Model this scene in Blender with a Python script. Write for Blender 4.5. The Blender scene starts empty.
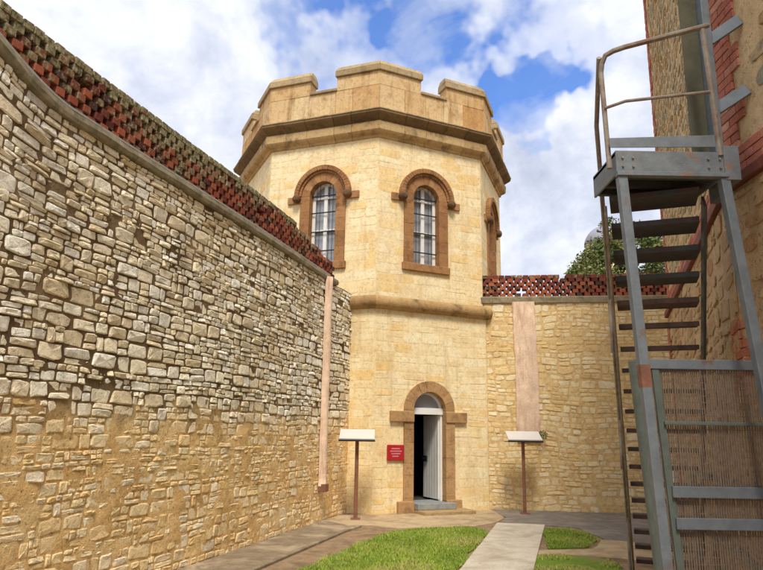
import bpy, math, random
from math import pi, sin, cos, radians, atan2, hypot, sqrt
from mathutils import Vector, noise
random.seed(7)
S = bpy.context.scene
C = S.collection
def nz(x, y, z=0.0): return noise.noise(Vector((x, y, z)))
def clamp(x, a=0., b=1.): return max(a, min(b, x))

# ------------------------------------------------------------------ mesh building
class MB:
    def __init__(s): s.v = []; s.f = []; s.t = []
    def add(s, vs, fs, tone=(0.5, 0, 0)):
        o = len(s.v); s.v += [tuple(p) for p in vs]; s.t += [tone]*len(vs)
        s.f += [tuple(i+o for i in f) for f in fs]
    def hexa(s, p, tone=(0.5, 0, 0)):          # p: 4 bottom + 4 top, both ccw
        s.add(p, [(3, 2, 1, 0), (4, 5, 6, 7), (0, 1, 5, 4), (1, 2, 6, 5), (2, 3, 7, 6), (3, 0, 4, 7)], tone)
    def box(s, x0, x1, y0, y1, z0, z1, tone=(0.5, 0, 0)):
        s.hexa([(x0, y0, z0), (x1, y0, z0), (x1, y1, z0), (x0, y1, z0), (x0, y0, z1), (x1, y0, z1), (x1, y1, z1), (x0, y1, z1)], tone)
    def fbox(s, mp, u0, u1, z0, z1, d0, d1, tone=(0.5, 0, 0)):   # box in wall space (u, z, depth)
        s.hexa([mp(u0, z0, d1), mp(u1, z0, d1), mp(u1, z0, d0), mp(u0, z0, d0), mp(u0, z1, d1), mp(u1, z1, d1), mp(u1, z1, d0), mp(u0, z1, d0)], tone)
    def beam(s, a, b, w, h, up=(0, 0, 1), tone=(0.5, 0, 0)):     # rectangular bar a->b
        a = Vector(a); b = Vector(b); d = (b-a).normalized(); up = Vector(up)
        sd = d.cross(up).normalized()*w/2; uu = sd.cross(d).normalized()*h/2
        s.hexa([a-sd-uu, a+sd-uu, b+sd-uu, b-sd-uu, a-sd+uu, a+sd+uu, b+sd+uu, b-sd+uu], tone)
    def tube(s, pts, r, n=8, tone=(0.5, 0, 0)):
        pts = [Vector(p) for p in pts]; rings = []
        rr = r if isinstance(r, (list, tuple)) else [r]*len(pts)
        ref = None
        for i, p in enumerate(pts):
            t = (pts[min(i+1, len(pts)-1)]-pts[max(i-1, 0)]).normalized()
            if ref is None: ref = Vector((0, 0, 1)) if abs(t.z) < .9 else Vector((1, 0, 0))
            a = t.cross(ref).normalized(); b = a.cross(t).normalized(); ref = b
            rings.append([p+(a*cos(2*pi*k/n)+b*sin(2*pi*k/n))*rr[i] for k in range(n)])
        vs = [q for g in rings for q in g]; fs = []
        for i in range(len(pts)-1):
            for k in range(n):
                k2 = (k+1) % n; fs.append((i*n+k, i*n+k2, (i+1)*n+k2, (i+1)*n+k))
        fs.append(tuple(range(n-1, -1, -1))); fs.append(tuple((len(pts)-1)*n+k for k in range(n)))
        s.add(vs, fs, tone)
    def build(s, name, mat, parent=None, base=None, smooth=False, bevel=0):
        b = base or (parent_base(parent) if parent else (0, 0, 0))
        me = bpy.data.meshes.new(name)
        me.from_pydata([(x-b[0], y-b[1], z-b[2]) for x, y, z in s.v], [], s.f)
        at = me.attributes.new('tone', 'FLOAT_COLOR', 'POINT')
        fl = []
        for t in s.t: fl += [t[0], t[1], t[2], 1.0]
        at.data.foreach_set('color', fl)
        me.materials.append(mat); me.update()
        if smooth: me.polygons.foreach_set('use_smooth', [True]*len(me.polygons))
        o = bpy.data.objects.new(name, me); C.objects.link(o)
        if parent: o.parent = parent
        else: o.location = b
        if bevel:
            m = o.modifiers.new('bevel', 'BEVEL'); m.width = bevel; m.segments = 2; m.limit_method = 'ANGLE'
        return o
def parent_base(p):
    while p.parent: p = p.parent
    return tuple(p.location)
def thing(name, label, cat, loc, group=None):
    o = bpy.data.objects.new(name, None); C.objects.link(o); o.location = loc
    o.empty_display_size = .3
    return tag(o, label, cat, group)
def tag(o, label, cat, group=None, kind=None):
    o['label'] = label; o['category'] = cat
    if group: o['group'] = group
    if kind: o['kind'] = kind
    return o
def struct(o): o['kind'] = 'structure'; return o

# ------------------------------------------------------------------ materials
def newmat(name):
    m = bpy.data.materials.new(name); m.use_nodes = True; nt = m.node_tree; nt.nodes.clear()
    out = nt.nodes.new('ShaderNodeOutputMaterial'); bs = nt.nodes.new('ShaderNodeBsdfPrincipled')
    nt.links.new(bs.outputs[0], out.inputs[0]); return m, nt, bs
class N:
    def __init__(s, nt): s.nt = nt; s.tc = nt.nodes.new('ShaderNodeTexCoord'); s.co = s.tc.outputs['Object']
    def L(s, a, b): s.nt.links.new(a, b)
    def noise(s, scale, detail=4, rough=.6, dist=0, sc3=None):
        n = s.nt.nodes.new('ShaderNodeTexNoise'); n.inputs['Scale'].default_value = scale
        n.inputs['Detail'].default_value = detail; n.inputs['Roughness'].default_value = rough; n.inputs['Distortion'].default_value = dist
        if sc3:
            mp = s.nt.nodes.new('ShaderNodeMapping'); mp.inputs['Scale'].default_value = sc3; s.L(s.co, mp.inputs[0]); s.L(mp.outputs[0], n.inputs['Vector'])
        else: s.L(s.co, n.inputs['Vector'])
        return n.outputs['Fac']
    def ramp(s, fac, stops, interp='LINEAR'):
        r = s.nt.nodes.new('ShaderNodeValToRGB'); r.color_ramp.interpolation = interp; el = r.color_ramp.elements
        while len(el) < len(stops): el.new(.5)
        for e, (p, c) in zip(el, stops): e.position = p; e.color = (*c, 1) if len(c) == 3 else c
        s.L(fac, r.inputs[0]); return r.outputs[0]
    def mask(s, fac, a, b): return s.ramp(fac, [(a, (0, 0, 0)), (b, (1, 1, 1))])
    def mix(s, f, a, b, mode='MIX'):
        m = s.nt.nodes.new('ShaderNodeMix'); m.data_type = 'RGBA'; m.blend_type = mode
        for v, i in ((f, 0), (a, 6), (b, 7)):
            if isinstance(v, (int, float)): m.inputs[i].default_value = v
            elif isinstance(v, tuple): m.inputs[i].default_value = (*v, 1)
            else: s.L(v, m.inputs[i])
        return m.outputs[2]
    def math(s, op, a, b=0.):
        m = s.nt.nodes.new('ShaderNodeMath'); m.operation = op
        for v, i in ((a, 0), (b, 1)):
            if isinstance(v, (int, float)): m.inputs[i].default_value = v
            else: s.L(v, m.inputs[i])
        return m.outputs[0]
    def tone(s):
        a = s.nt.nodes.new('ShaderNodeAttribute'); a.attribute_name = 'tone'
        q = s.nt.nodes.new('ShaderNodeSeparateColor'); s.L(a.outputs['Color'], q.inputs[0]); return q.outputs
    def bump(s, bs, h, strength=.4, dist=.01):
        b = s.nt.nodes.new('ShaderNodeBump'); b.inputs['Strength'].default_value = strength; b.inputs['Distance'].default_value = dist
        s.L(h, b.inputs['Height']); s.L(b.outputs[0], bs.inputs['Normal'])

def stone_mat(name, cols, stain=(.2, .13, .07), stain_amt=.5, low=None, bump=.6, scl=1.0, dirt=None, streak=None):
    """cols: per-stone ramp; low: ramp used where tone.g = 1 (limewashed zone)"""
    m, nt, bs = newmat(name); n = N(nt); t = n.tone()
    k = len(cols); c = n.ramp(t[0], [(i/(k-1), q) for i, q in enumerate(cols)])
    if low is not None:
        c2 = n.ramp(t[0], [(i/(len(low)-1), q) for i, q in enumerate(low)])
        c = n.mix(t[1], c, c2)
    big = n.noise(3.2*scl, 5, .65); mid = n.noise(14*scl, 5, .7, .4); fine = n.noise(70*scl, 4, .7)
    c = n.mix(.55, c, n.ramp(mid, [(.3, (.52, .48, .43)), (.47, (1, 1, 1)), (.72, (1.22, 1.2, 1.16))]), 'MULTIPLY')
    c = n.mix(.6, c, n.ramp(fine, [(.3, (.65, .63, .6)), (.5, (1, 1, 1)), (.7, (1.18, 1.17, 1.14))]), 'MULTIPLY')
    f = n.math('MULTIPLY', n.mask(big, .52, .7), stain_amt)
    c = n.mix(f, c, n.mix(.75, c, stain))
    if dirt is not None:
        d2 = n.noise(1.1*scl, 4, .6, 0, (1.4, 1.4, .5))
        f2 = n.math('MULTIPLY', n.mask(d2, .50, .70), dirt[1])
        if low is not None: f2 = n.math('MULTIPLY', f2, n.math('SUBTRACT', 1.0, t[1]))
        c = n.mix(f2, c, dirt[0])
    if streak is not None:
        d3 = n.noise(1.0, 6, .68, .2, (6.5, 6.5, .75)); c = n.mix(n.math('MULTIPLY', n.mask(d3, .50, .68), streak[1]), c, streak[0])
        d4 = n.noise(.9, 5, .6); c = n.mix(n.math('MULTIPLY', n.mask(d4, .48, .66), streak[1]*.6), c, n.mix(1.0, c, (1.0, .88, .66), 'MULTIPLY'))
    n.L(c, bs.inputs['Base Color']); bs.inputs['Roughness'].default_value = .92; bs.inputs['Specular IOR Level'].default_value = .15
    pit = n.ramp(n.noise(26*scl, 3, .55, .8), [(.30, (0, 0, 0)), (.38, (1, 1, 1))])
    c = n.mix(.15+.5*bump, c, n.mix(pit, stain, (1, 1, 1)), 'MULTIPLY'); n.L(c, bs.inputs['Base Color'])
    h = n.math('ADD', n.math('ADD', n.math('MULTIPLY', mid, 1.0), n.math('MULTIPLY', fine, .45)), n.math('MULTIPLY', pit, .35)); n.bump(bs, h, bump, .02)
    return m
def simple_mat(name, col, rough=.6, metal=0, var=.25, scl=8, col2=None, amt=.5, thr=(.5, .65), bump=.15, spec=.3, scl2=5, sc3=None):
    m, nt, bs = newmat(name); n = N(nt)
    a = n.noise(scl, 5, .65); c = n.mix(var, col, n.mix(1.0, col, n.ramp(a, [(.3, (.5, .5, .5)), (.7, (1.6, 1.6, 1.6))]), 'MULTIPLY'))
    if col2 is not None:
        b = n.noise(scl2, 6, .7, .3, sc3); f = n.math('MULTIPLY', n.mask(b, *thr), amt); c = n.mix(f, c, col2)
    n.L(c, bs.inputs['Base Color']); bs.inputs['Roughness'].default_value = rough; bs.inputs['Metallic'].default_value = metal
    bs.inputs['Specular IOR Level'].default_value = spec
    if bump: n.bump(bs, n.noise(scl*6, 4, .7), bump, .01)
    return m
M = {}
M['lw_stone'] = stone_mat('pale limestone rubble', [(.40, .28, .15), (.74, .60, .38), (.92, .81, .58), (.99, .93, .75), (.84, .71, .48), (.99, .96, .84)],
                          (.20, .12, .05), .5, low=[(.90, .63, .29), (.93, .72, .39), (.96, .80, .51), (.91, .66, .33), (.97, .87, .66), (.93, .73, .41)], bump=.7, dirt=((.24, .17, .10), .45))
M['lw_mortar'] = stone_mat('old brown mortar', [(.09, .055, .028), (.19, .125, .065), (.40, .29, .165)], (.10, .06, .035), .4, low=[(.62, .37, .14), (.84, .57, .26), (.92, .70, .38)], bump=.9)
M['bw_stone'] = stone_mat('yellow limestone rubble', [(.74, .54, .25), (.80, .64, .34), (.84, .73, .46), (.78, .57, .26), (.86, .77, .54)], (.58, .33, .13), .4, bump=.5)
M['bw_mortar'] = stone_mat('yellow sand mortar', [(.68, .47, .22), (.74, .55, .28)], (.42, .25, .11), .5, bump=.5)
M['tw_stone'] = stone_mat('cream yellow limestone', [(.84, .68, .40), (.88, .75, .46), (.90, .80, .53), (.86, .71, .43), (.85, .64, .31), (.92, .84, .62)], (.66, .44, .20), .5, bump=.3, streak=((.60, .43, .22), .46))
M['tw_mortar'] = stone_mat('cream lime mortar', [(.86, .70, .41), (.87, .73, .45)], (.66, .46, .22), .3, bump=.35, streak=((.60, .43, .22), .46))
M['dress'] = stone_mat('brown sandstone dressing', [(.30, .15, .065), (.38, .20, .085), (.33, .165, .07), (.44, .245, .11)], (.06, .032, .02), .85, bump=.35)
M['ddress'] = stone_mat('orange sandstone dressing', [(.38, .23, .105), (.48, .30, .145), (.43, .255, .12)], (.17, .09, .045), .95, bump=.3)
M['cornice'] = stone_mat('weathered sandstone', [(.48, .33, .16), (.56, .40, .20), (.42, .27, .12)], (.10, .06, .035), .95, bump=.4)
M['parapet'] = stone_mat('orange streaked sandstone', [(.66, .49, .27), (.60, .40, .19), (.70, .55, .32), (.55, .33, .14), (.68, .52, .30)], (.32, .15, .06), .95, bump=.4, streak=((.34, .19, .08), .75))
M['cap'] = stone_mat('grey brown weathered cap stone', [(.42, .32, .18), (.48, .37, .22), (.36, .27, .15)], (.15, .11, .08), .6, bump=.4, streak=((.20, .15, .10), .7))
M['coping'] = simple_mat('lichened cement coping', (.30, .25, .16), .95, var=.5, scl=12, col2=(.13, .115, .06), amt=.7, thr=(.45, .6), bump=.5, scl2=6)
M['fillet'] = simple_mat('grey cement fillet', (.38, .37, .34), .95, var=.4, scl=14, bump=.4)
M['plaster'] = simple_mat('pink brown plaster', (.78, .58, .42), .9, var=.35, scl=4, col2=(.50, .30, .19), amt=.75, thr=(.47, .66), bump=.9, scl2=3, sc3=(4, 4, .6))
def brick_mat():
    m, nt, bs = newmat('red brick with lichen'); n = N(nt); t = n.tone()
    c = n.ramp(t[0], [(0, (.10, .035, .028)), (.3, (.20, .055, .038)), (.6, (.30, .085, .05)), (.85, (.42, .13, .07)), (1, (.09, .05, .04))])
    a = n.noise(40, 5, .7); c = n.mix(.5, c, n.ramp(a, [(.3, (.6, .6, .6)), (.7, (1.3, 1.25, 1.2))]), 'MULTIPLY')
    b = n.noise(16, 5, .75, .5); f = n.mask(n.math('ADD', b, n.math('MULTIPLY', t[1], .36)), .58, .70)
    li = n.ramp(n.noise(23, 4, .7), [(.35, (.09, .075, .035)), (.5, (.27, .235, .13)), (.68, (.46, .41, .27))])
    c = n.mix(f, c, li); n.L(c, bs.inputs['Base Color']); bs.inputs['Roughness'].default_value = .95; bs.inputs['Specular IOR Level'].default_value = .1
    n.bump(bs, n.math('ADD', a, b), .6, .015); return m
M['brick'] = brick_mat()
M['rollstone'] = stone_mat('stained sandstone darkened for shade', [(.40, .25, .11), (.47, .31, .14), (.34, .21, .09)], (.08, .05, .03), .95, bump=.4)  # stains, plus darker tones that paint in the shade under the roll
M['darkdress'] = stone_mat('black stained sandstone', [(.13, .075, .045), (.20, .115, .06)], (.05, .03, .02), .8)
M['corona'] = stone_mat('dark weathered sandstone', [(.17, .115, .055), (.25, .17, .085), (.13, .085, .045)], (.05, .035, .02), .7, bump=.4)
M['qbrick'] = stone_mat('red quoin brick', [(.38, .13, .09), (.48, .18, .12), (.43, .15, .10), (.58, .30, .21)], (.24, .10, .07), .6, bump=.4)
M['rb_stone'] = stone_mat('tan and grey rubble stone', [(.38, .25, .11), (.50, .36, .19), (.46, .38, .24), (.33, .31, .22), (.52, .40, .24)], (.16, .095, .05), .7, bump=.8)
M['rb_mortar'] = stone_mat('cream building mortar', [(.60, .42, .22), (.66, .50, .29)], (.38, .23, .10), .6, bump=.7)
M['rb_low'] = stone_mat('brown lower rubble stone', [(.42, .28, .15), (.52, .36, .20), (.60, .44, .26), (.44, .25, .13)], (.14, .08, .04), .7, bump=.8)
M['rb_mlow'] = stone_mat('brown lower mortar', [(.50, .35, .20), (.56, .41, .25)], (.26, .15, .08), .6, bump=.7)
M['steel'] = simple_mat('weathered galvanised blue grey steel', (.19, .22, .245), .55, .25, var=.35, scl=9, col2=(.24, .11, .05), amt=.75, thr=(.6, .68), bump=.15, spec=.4, scl2=4)
M['steel_rust'] = simple_mat('galvanised steel streaked with rust', (.19, .215, .23), .65, .15, var=.4, scl=9, col2=(.36, .15, .055), amt=.7, thr=(.55, .66), bump=.3, scl2=6, sc3=(1, 1, 2.5))
M['steel_green'] = simple_mat('dull green grey painted steel', (.135, .165, .145), .6, .1, var=.35, scl=9, col2=(.20, .12, .07), amt=.5, thr=(.58, .7), bump=.15)
M['olive'] = simple_mat('dark olive painted steel', (.10, .10, .065), .7, .1, var=.4, scl=6, col2=(.2, .13, .07), amt=.5, thr=(.5, .7), bump=.2)
M['rail'] = simple_mat('rusty weathered handrail pipe', (.30, .26, .21), .7, .1, var=.4, scl=11, col2=(.20, .10, .06), amt=.7, thr=(.48, .64), bump=.25)
M['tread'] = simple_mat('dark red oxide steel tread', (.15, .095, .075), .7, .1, var=.4, scl=9, col2=(.045, .045, .045), amt=.6, thr=(.45, .6), bump=.25)
M['grate'] = simple_mat('dark grey steel tread plate', (.075, .08, .082), .7, .2, var=.4, scl=9, col2=(.12, .05, .03), amt=.5, thr=(.5, .6), bump=.2)
M['redox'] = simple_mat('red oxide painted steel', (.20, .055, .04), .7, 0, var=.4, scl=9, col2=(.08, .04, .03), amt=.6, thr=(.45, .6), bump=.2)
M['wire'] = simple_mat('rusted wire mesh', (.20, .15, .11), .8, .1, var=.5, scl=30, bump=0)
M['white'] = simple_mat('white gloss paint', (.80, .80, .78), .45, 0, var=.12, scl=6, col2=(.5, .47, .4), amt=.35, thr=(.55, .7), bump=.08)
M['doorwhite'] = simple_mat('off white painted timber', (.70, .70, .67), .5, 0, var=.12, scl=6, col2=(.45, .43, .38), amt=.35, thr=(.52, .7), bump=.08, sc3=(4, 4, .8))
M['iron'] = simple_mat('black iron', (.03, .03, .032), .6, .3, var=.3, bump=.1)
M['step'] = simple_mat('blue grey painted step', (.22, .26, .285), .6, 0, var=.3, scl=9, col2=(.36, .34, .30), amt=.8, thr=(.42, .6), bump=.2)
M['stepstone'] = stone_mat('worn tan step stone', [(.40, .28, .14), (.46, .33, .17)], (.2, .13, .07), .5)
M['red'] = simple_mat('red sign enamel', (.42, .015, .02), .45, 0, var=.15, scl=4, bump=.03, spec=.5)
M['pink'] = simple_mat('faded white print', (.62, .22, .25), .5, 0, var=.2, bump=0)
M['rustpost'] = simple_mat('rust brown painted post', (.26, .12, .075), .7, .1, var=.4, scl=12, col2=(.13, .07, .05), amt=.6, bump=.2)
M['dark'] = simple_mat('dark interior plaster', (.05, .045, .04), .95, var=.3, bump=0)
M['panel'] = simple_mat('sun bleached white panel', (.66, .64, .60), .35, 0, var=.08, scl=5, bump=0, spec=.5)
M['sheet'] = simple_mat('faded printed sheet', (.60, .60, .58), .4, 0, var=.3, scl=9, col2=(.42, .46, .50), amt=.5, thr=(.5, .6), bump=0)
M['lead'] = simple_mat('grey lead roofing', (.30, .29, .35), .6, .1, var=.25, scl=2, bump=.1)
M['pvc'] = simple_mat('white plastic pipe', (.8, .8, .78), .4, 0, var=.08, bump=0)
m, nt, bs = newmat('window glass'); bs.inputs['Base Color'].default_value = (.30, .32, .35, 1); bs.inputs['Roughness'].default_value = .12; bs.inputs['Specular IOR Level'].default_value = .9
M['glass'] = m
def ground_mat(name, cols, sc=6, bump=.4, patch=None, speck=60, thr=(.5, .64)):
    m, nt, bs = newmat(name); n = N(nt)
    a = n.noise(sc, 6, .7, .3); c = n.ramp(a, [(.3+.4*i/(len(cols)-1), q) for i, q in enumerate(cols)])
    f = n.noise(speck, 5, .75); c = n.mix(.7, c, n.ramp(f, [(.3, (.6, .6, .6)), (.5, (1, 1, 1)), (.7, (1.3, 1.3, 1.3))]), 'MULTIPLY')
    if patch: c = n.mix(n.math('MULTIPLY', n.mask(n.noise(1.6, 5, .65, .5), *thr), .8), c, patch)
    n.L(c, bs.inputs['Base Color']); bs.inputs['Roughness'].default_value = .95; bs.inputs['Specular IOR Level'].default_value = .15
    n.bump(bs, n.math('ADD', f, a), bump, .02); return m
M['dirt'] = ground_mat('sandy brown dirt', [(.20, .135, .08), (.30, .21, .13), (.36, .26, .16)], patch=(.17, .12, .07))
M['asphalt'] = ground_mat('worn brown grey asphalt', [(.18, .14, .09), (.25, .195, .13), (.32, .25, .17)], 5, patch=(.46, .37, .25), thr=(.50, .62))
M['asphalt_grey'] = ground_mat('old grey asphalt', [(.17, .15, .13), (.22, .195, .17), (.28, .25, .21)], 5, patch=(.33, .28, .22))
M['concrete'] = ground_mat('pale concrete path', [(.50, .44, .35), (.58, .52, .42), (.64, .58, .48)], 4, .2, patch=(.36, .30, .22), thr=(.46, .66))
M['apron'] = ground_mat('tan cement apron', [(.38, .28, .17), (.48, .37, .23), (.54, .43, .28)], 4, .3, patch=(.30, .22, .13))
M['turf'] = ground_mat('turf soil', [(.11, .18, .02), (.15, .24, .03), (.22, .25, .06)], 7, .5, patch=(.27, .20, .11))
def leafmat(name, stops, rough=.6, scl=.6):
    m, nt, bs = newmat(name); n = N(nt); t = n.tone()
    c = n.ramp(t[0], stops); n.L(c, bs.inputs['Base Color']); bs.inputs['Roughness'].default_value = rough; bs.inputs['Specular IOR Level'].default_value = .25
    return m
M['grass'] = leafmat('grass blades', [(0, (.20, .29, .03)), (.45, (.30, .40, .05)), (.75, (.42, .46, .10)), (1, (.52, .44, .20))])
M['leaf'] = leafmat('dark green leaves', [(0, (.07, .10, .03)), (.5, (.15, .19, .055)), (.85, (.24, .25, .085)), (1, (.30, .24, .09))])
M['bark'] = simple_mat('grey brown bark', (.16, .11, .07), .95, var=.5, scl=6, bump=.5)

# ------------------------------------------------------------------ stonework generator
def rubble(mb, mp, u0, u1, z0, z1, hh, ww, joint, prot, skip=None, wav=.03, wavf=.7, split=.25, jit=.22, zone=None, npt=10, sq=4.0, seed=0, lim=None, tonef=None):
    rnd = random.Random(seed)
    def stone(a, b, c, d):
        w = (b-a)/2-joint*rnd.uniform(.5, 1.3); h = (d-c)/2-joint*rnd.uniform(.5, 1.3)
        if w < .015 or h < .012: return
        cu, cz = (a+b)/2, (c+d)/2+rnd.uniform(-.12, .12)*h
        if skip and skip(cu, cz, w, h): return
        p = rnd.uniform(*prot); tl = rnd.uniform(-.3, .3)*p; tl2 = rnd.uniform(-.35, .35)*p
        e = rnd.uniform(.75, 1.25)*sq
        out = []
        rot = rnd.uniform(-1, 1)*jit*.35
        for k in range(npt):
            th = 2*pi*(k+.5)/npt+rnd.uniform(-.12, .12)
            x = math.copysign(abs(cos(th))**(2/e), cos(th)); y = math.copysign(abs(sin(th))**(2/e), sin(th))
            r = 1-rnd.random()*jit
            x *= r; y *= r
            out.append((x*w-y*h*rot, y*h+x*w*rot*.5))
        edge = min(w, h); tone = rnd.random()
        if tonef: tone = tonef(tone, cu, cz)
        g = zone(cu, cz) if zone else 0
        if g > .5: p = p*.45+.010; tl *= .5; tl2 *= .5
        ins = 1-min(.26, .28*p/edge+.05); vs = []
        def put(x, y, dd):
            uu = cu+x; zz = cz+y
            if lim: uu = clamp(uu, lim[0], lim[1])
            zz2 = zz+wav*nz(uu*wavf+seed, zz*1.1) if wav else zz
            vs.append(mp(uu, clamp(zz2, z0+.001, z1), dd))
        for (x, y) in out: put(x, y, -.012)
        for (x, y) in out: put(x*.985, y*.985, p*.70+tl*x/w+tl2*y/h)
        for (x, y) in out:
            iv = ins+rnd.uniform(-.13, .04); put(x*iv, y*iv, p*rnd.uniform(.78, 1.12)+tl*x/w+tl2*y/h)
        put(rnd.uniform(-.3, .3)*w, rnd.uniform(-.3, .3)*h, p*rnd.uniform(.80, 1.15))
        n = npt; fs = []
        for q in (0, 1):
            for k in range(n): k2 = (k+1) % n; fs.append((q*n+k, q*n+k2, (q+1)*n+k2, (q+1)*n+k))
        for k in range(n): fs.append((2*n+k, 2*n+(k+1) % n, 3*n))
        mb.add(vs, fs, (tone, g, 0))
    z = z0; last = False
    while z < z1-.02:
        h = rnd.uniform(*hh)
        if z+h > z1-hh[0]*.5: h = z1-z
        u = u0
        while u < u1-.01:
            w = rnd.uniform(*ww)*(.6+.6*h/hh[1])
            if u+w > u1-ww[0]*.5: w = u1-u
            r = rnd.random()
            if r < split and h > hh[0]*1.6:
                k = rnd.uniform(.35, .65); stone(u, u+w, z, z+h*k)
                if rnd.random() < .5 and w > ww[0]*1.5:
                    q = rnd.uniform(.35, .65); stone(u, u+w*q, z+h*k, z+h); stone(u+w*q, u+w, z+h*k, z+h)
                else: stone(u, u+w, z+h*k, z+h)
            else: stone(u, u+w, z, z+h)
            u += w
        z += h
def grid(mb, mp, u0, u1, z0, z1, step, df, zone=None, hole=None):
    nu = max(1, int((u1-u0)/step)); nzz = max(1, int((z1-z0)/step)); vs = []; g = []
    o = len(mb.v)
    for j in range(nzz+1):
        for i in range(nu+1):
            u = u0+(u1-u0)*i/nu; z = z0+(z1-z0)*j/nzz
            mb.v.append(tuple(mp(u, z, df(u, z)))); mb.t.append((.5+.5*nz(u*2, z*2), zone(u, z) if zone else 0, 0))
    for j in range(nzz):
        for i in range(nu):
            a = o+j*(nu+1)+i
            mb.f.append((a, a+1, a+nu+2, a+nu+1))

# ------------------------------------------------------------------ ground
def poly(name, pts, z, mat, thick=None, base=None):
    thick = z+.002 if thick is None else thick
    mb = MB(); n = len(pts)
    if thick:
        vs = [(x, y, z-thick) for x, y in pts]+[(x, y, z) for x, y in pts]
        fs = [tuple(range(n, 2*n))]+[(i, (i+1) % n, n+(i+1) % n, n+i) for i in range(n)]
        mb.add(vs, fs)
    else: mb.add([(x, y, z) for x, y in pts], [tuple(range(n))])
    return mb.build(name, mat)
mb = MB(); mb.add([(-400, -400, 0), (400, -400, 0), (400, 400, 0), (-400, 400, 0)], [(0, 1, 2, 3)])
struct(mb.build('ground', M['dirt']))
def wob(pts, amp=.06, step=.25, seed=1):
    out = []
    for i in range(len(pts)):
        a, b = pts[i], pts[(i+1) % len(pts)]; L = hypot(b[0]-a[0], b[1]-a[1]); n = max(1, int(L/step))
        for k in range(n):
            t = k/n; x = a[0]+(b[0]-a[0])*t; y = a[1]+(b[1]-a[1])*t
            out.append((x+amp*nz(x*2.3, y*2.3, seed), y+amp*nz(x*2.3, y*2.3, seed+5)))
    return out
struct(poly('asphalt_strip', wob([(-5.4, -6), (-4.0, -1.0), (-2.75, 4.0), (-1.98, 6.1), (-1.39, 8.2), (-.54, 11.15), (-.12, 12.2), (-.2, 13.1), (-1.2, 13.1), (-3.0, 8.2), (-4.6, 2.0), (-6.4, -6)], .03), .006, M['asphalt']))
struct(poly('cement_apron', wob([(-.75, 13.2), (-1.0, 12.5), (-.5, 11.9), (-.1, 11.95), (.3, 11.6), (1.7, 12.05), (2.1, 12.45), (2.45, 13.2), (2.6, 14.75), (1.5, 14.6), (-.1, 13.8)], .05), .010, M['apron']))
struct(poly('grey_asphalt', wob([(2.25, 12.5), (2.98, 12.25), (3.5, 12.0), (3.55, 10.7), (4.2, 9.5), (5.2, 11.4), (9, 11.6), (9, 14.4), (2.4, 15.0), (2.5, 13.3)], .05), .014, M['asphalt_grey']))
struct(poly('cross_path', wob([(2.25, 9.70), (3.08, 9.85), (3.5, 10.75), (4.5, 10.2), (3.9, 8.6), (3.2, 9.2), (2.15, 9.35)], .05), .018, M['apron']))
def path_poly():
    L = [(-1.35, -.1), (-.36, 3.4), (1.02, 8.34), (2.14, 12.31)]; R = [(2.96, 12.16), (1.98, 8.42), (.60, 3.4), (-.35, -.1)]
    return L+R
mb = MB()
e0, e1 = (2.14, 12.31), (2.96, 12.16); dx, dy = -.2713, -.9625
n = 10; L0 = 13.0/n
for i in range(n):     # cast slabs with open joints
    a, b = i*L0+.006, (i+1)*L0-.006; tz = random.uniform(-.003, .004)
    p = [(e0[0]+dx*b, e0[1]+dy*b), (e1[0]+dx*b, e1[1]+dy*b), (e1[0]+dx*a, e1[1]+dy*a), (e0[0]+dx*a, e0[1]+dy*a)]
    mb.hexa([(x, y, -.02) for x, y in p]+[(x, y, .045+tz) for x, y in p])
struct(mb.build('concrete_path', M['concrete'], bevel=.008))
mb = MB()
kp = [(-2.75, 4.0), (-1.98, 6.1), (-1.37, 8.24), (-.53, 11.16), (-.3, 11.75)]
for a, b in zip(kp, kp[1:]): mb.beam((*a, .0), (*b, .0), .07, .07)
struct(mb.build('path_edging', M['asphalt'], bevel=.01))
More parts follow.
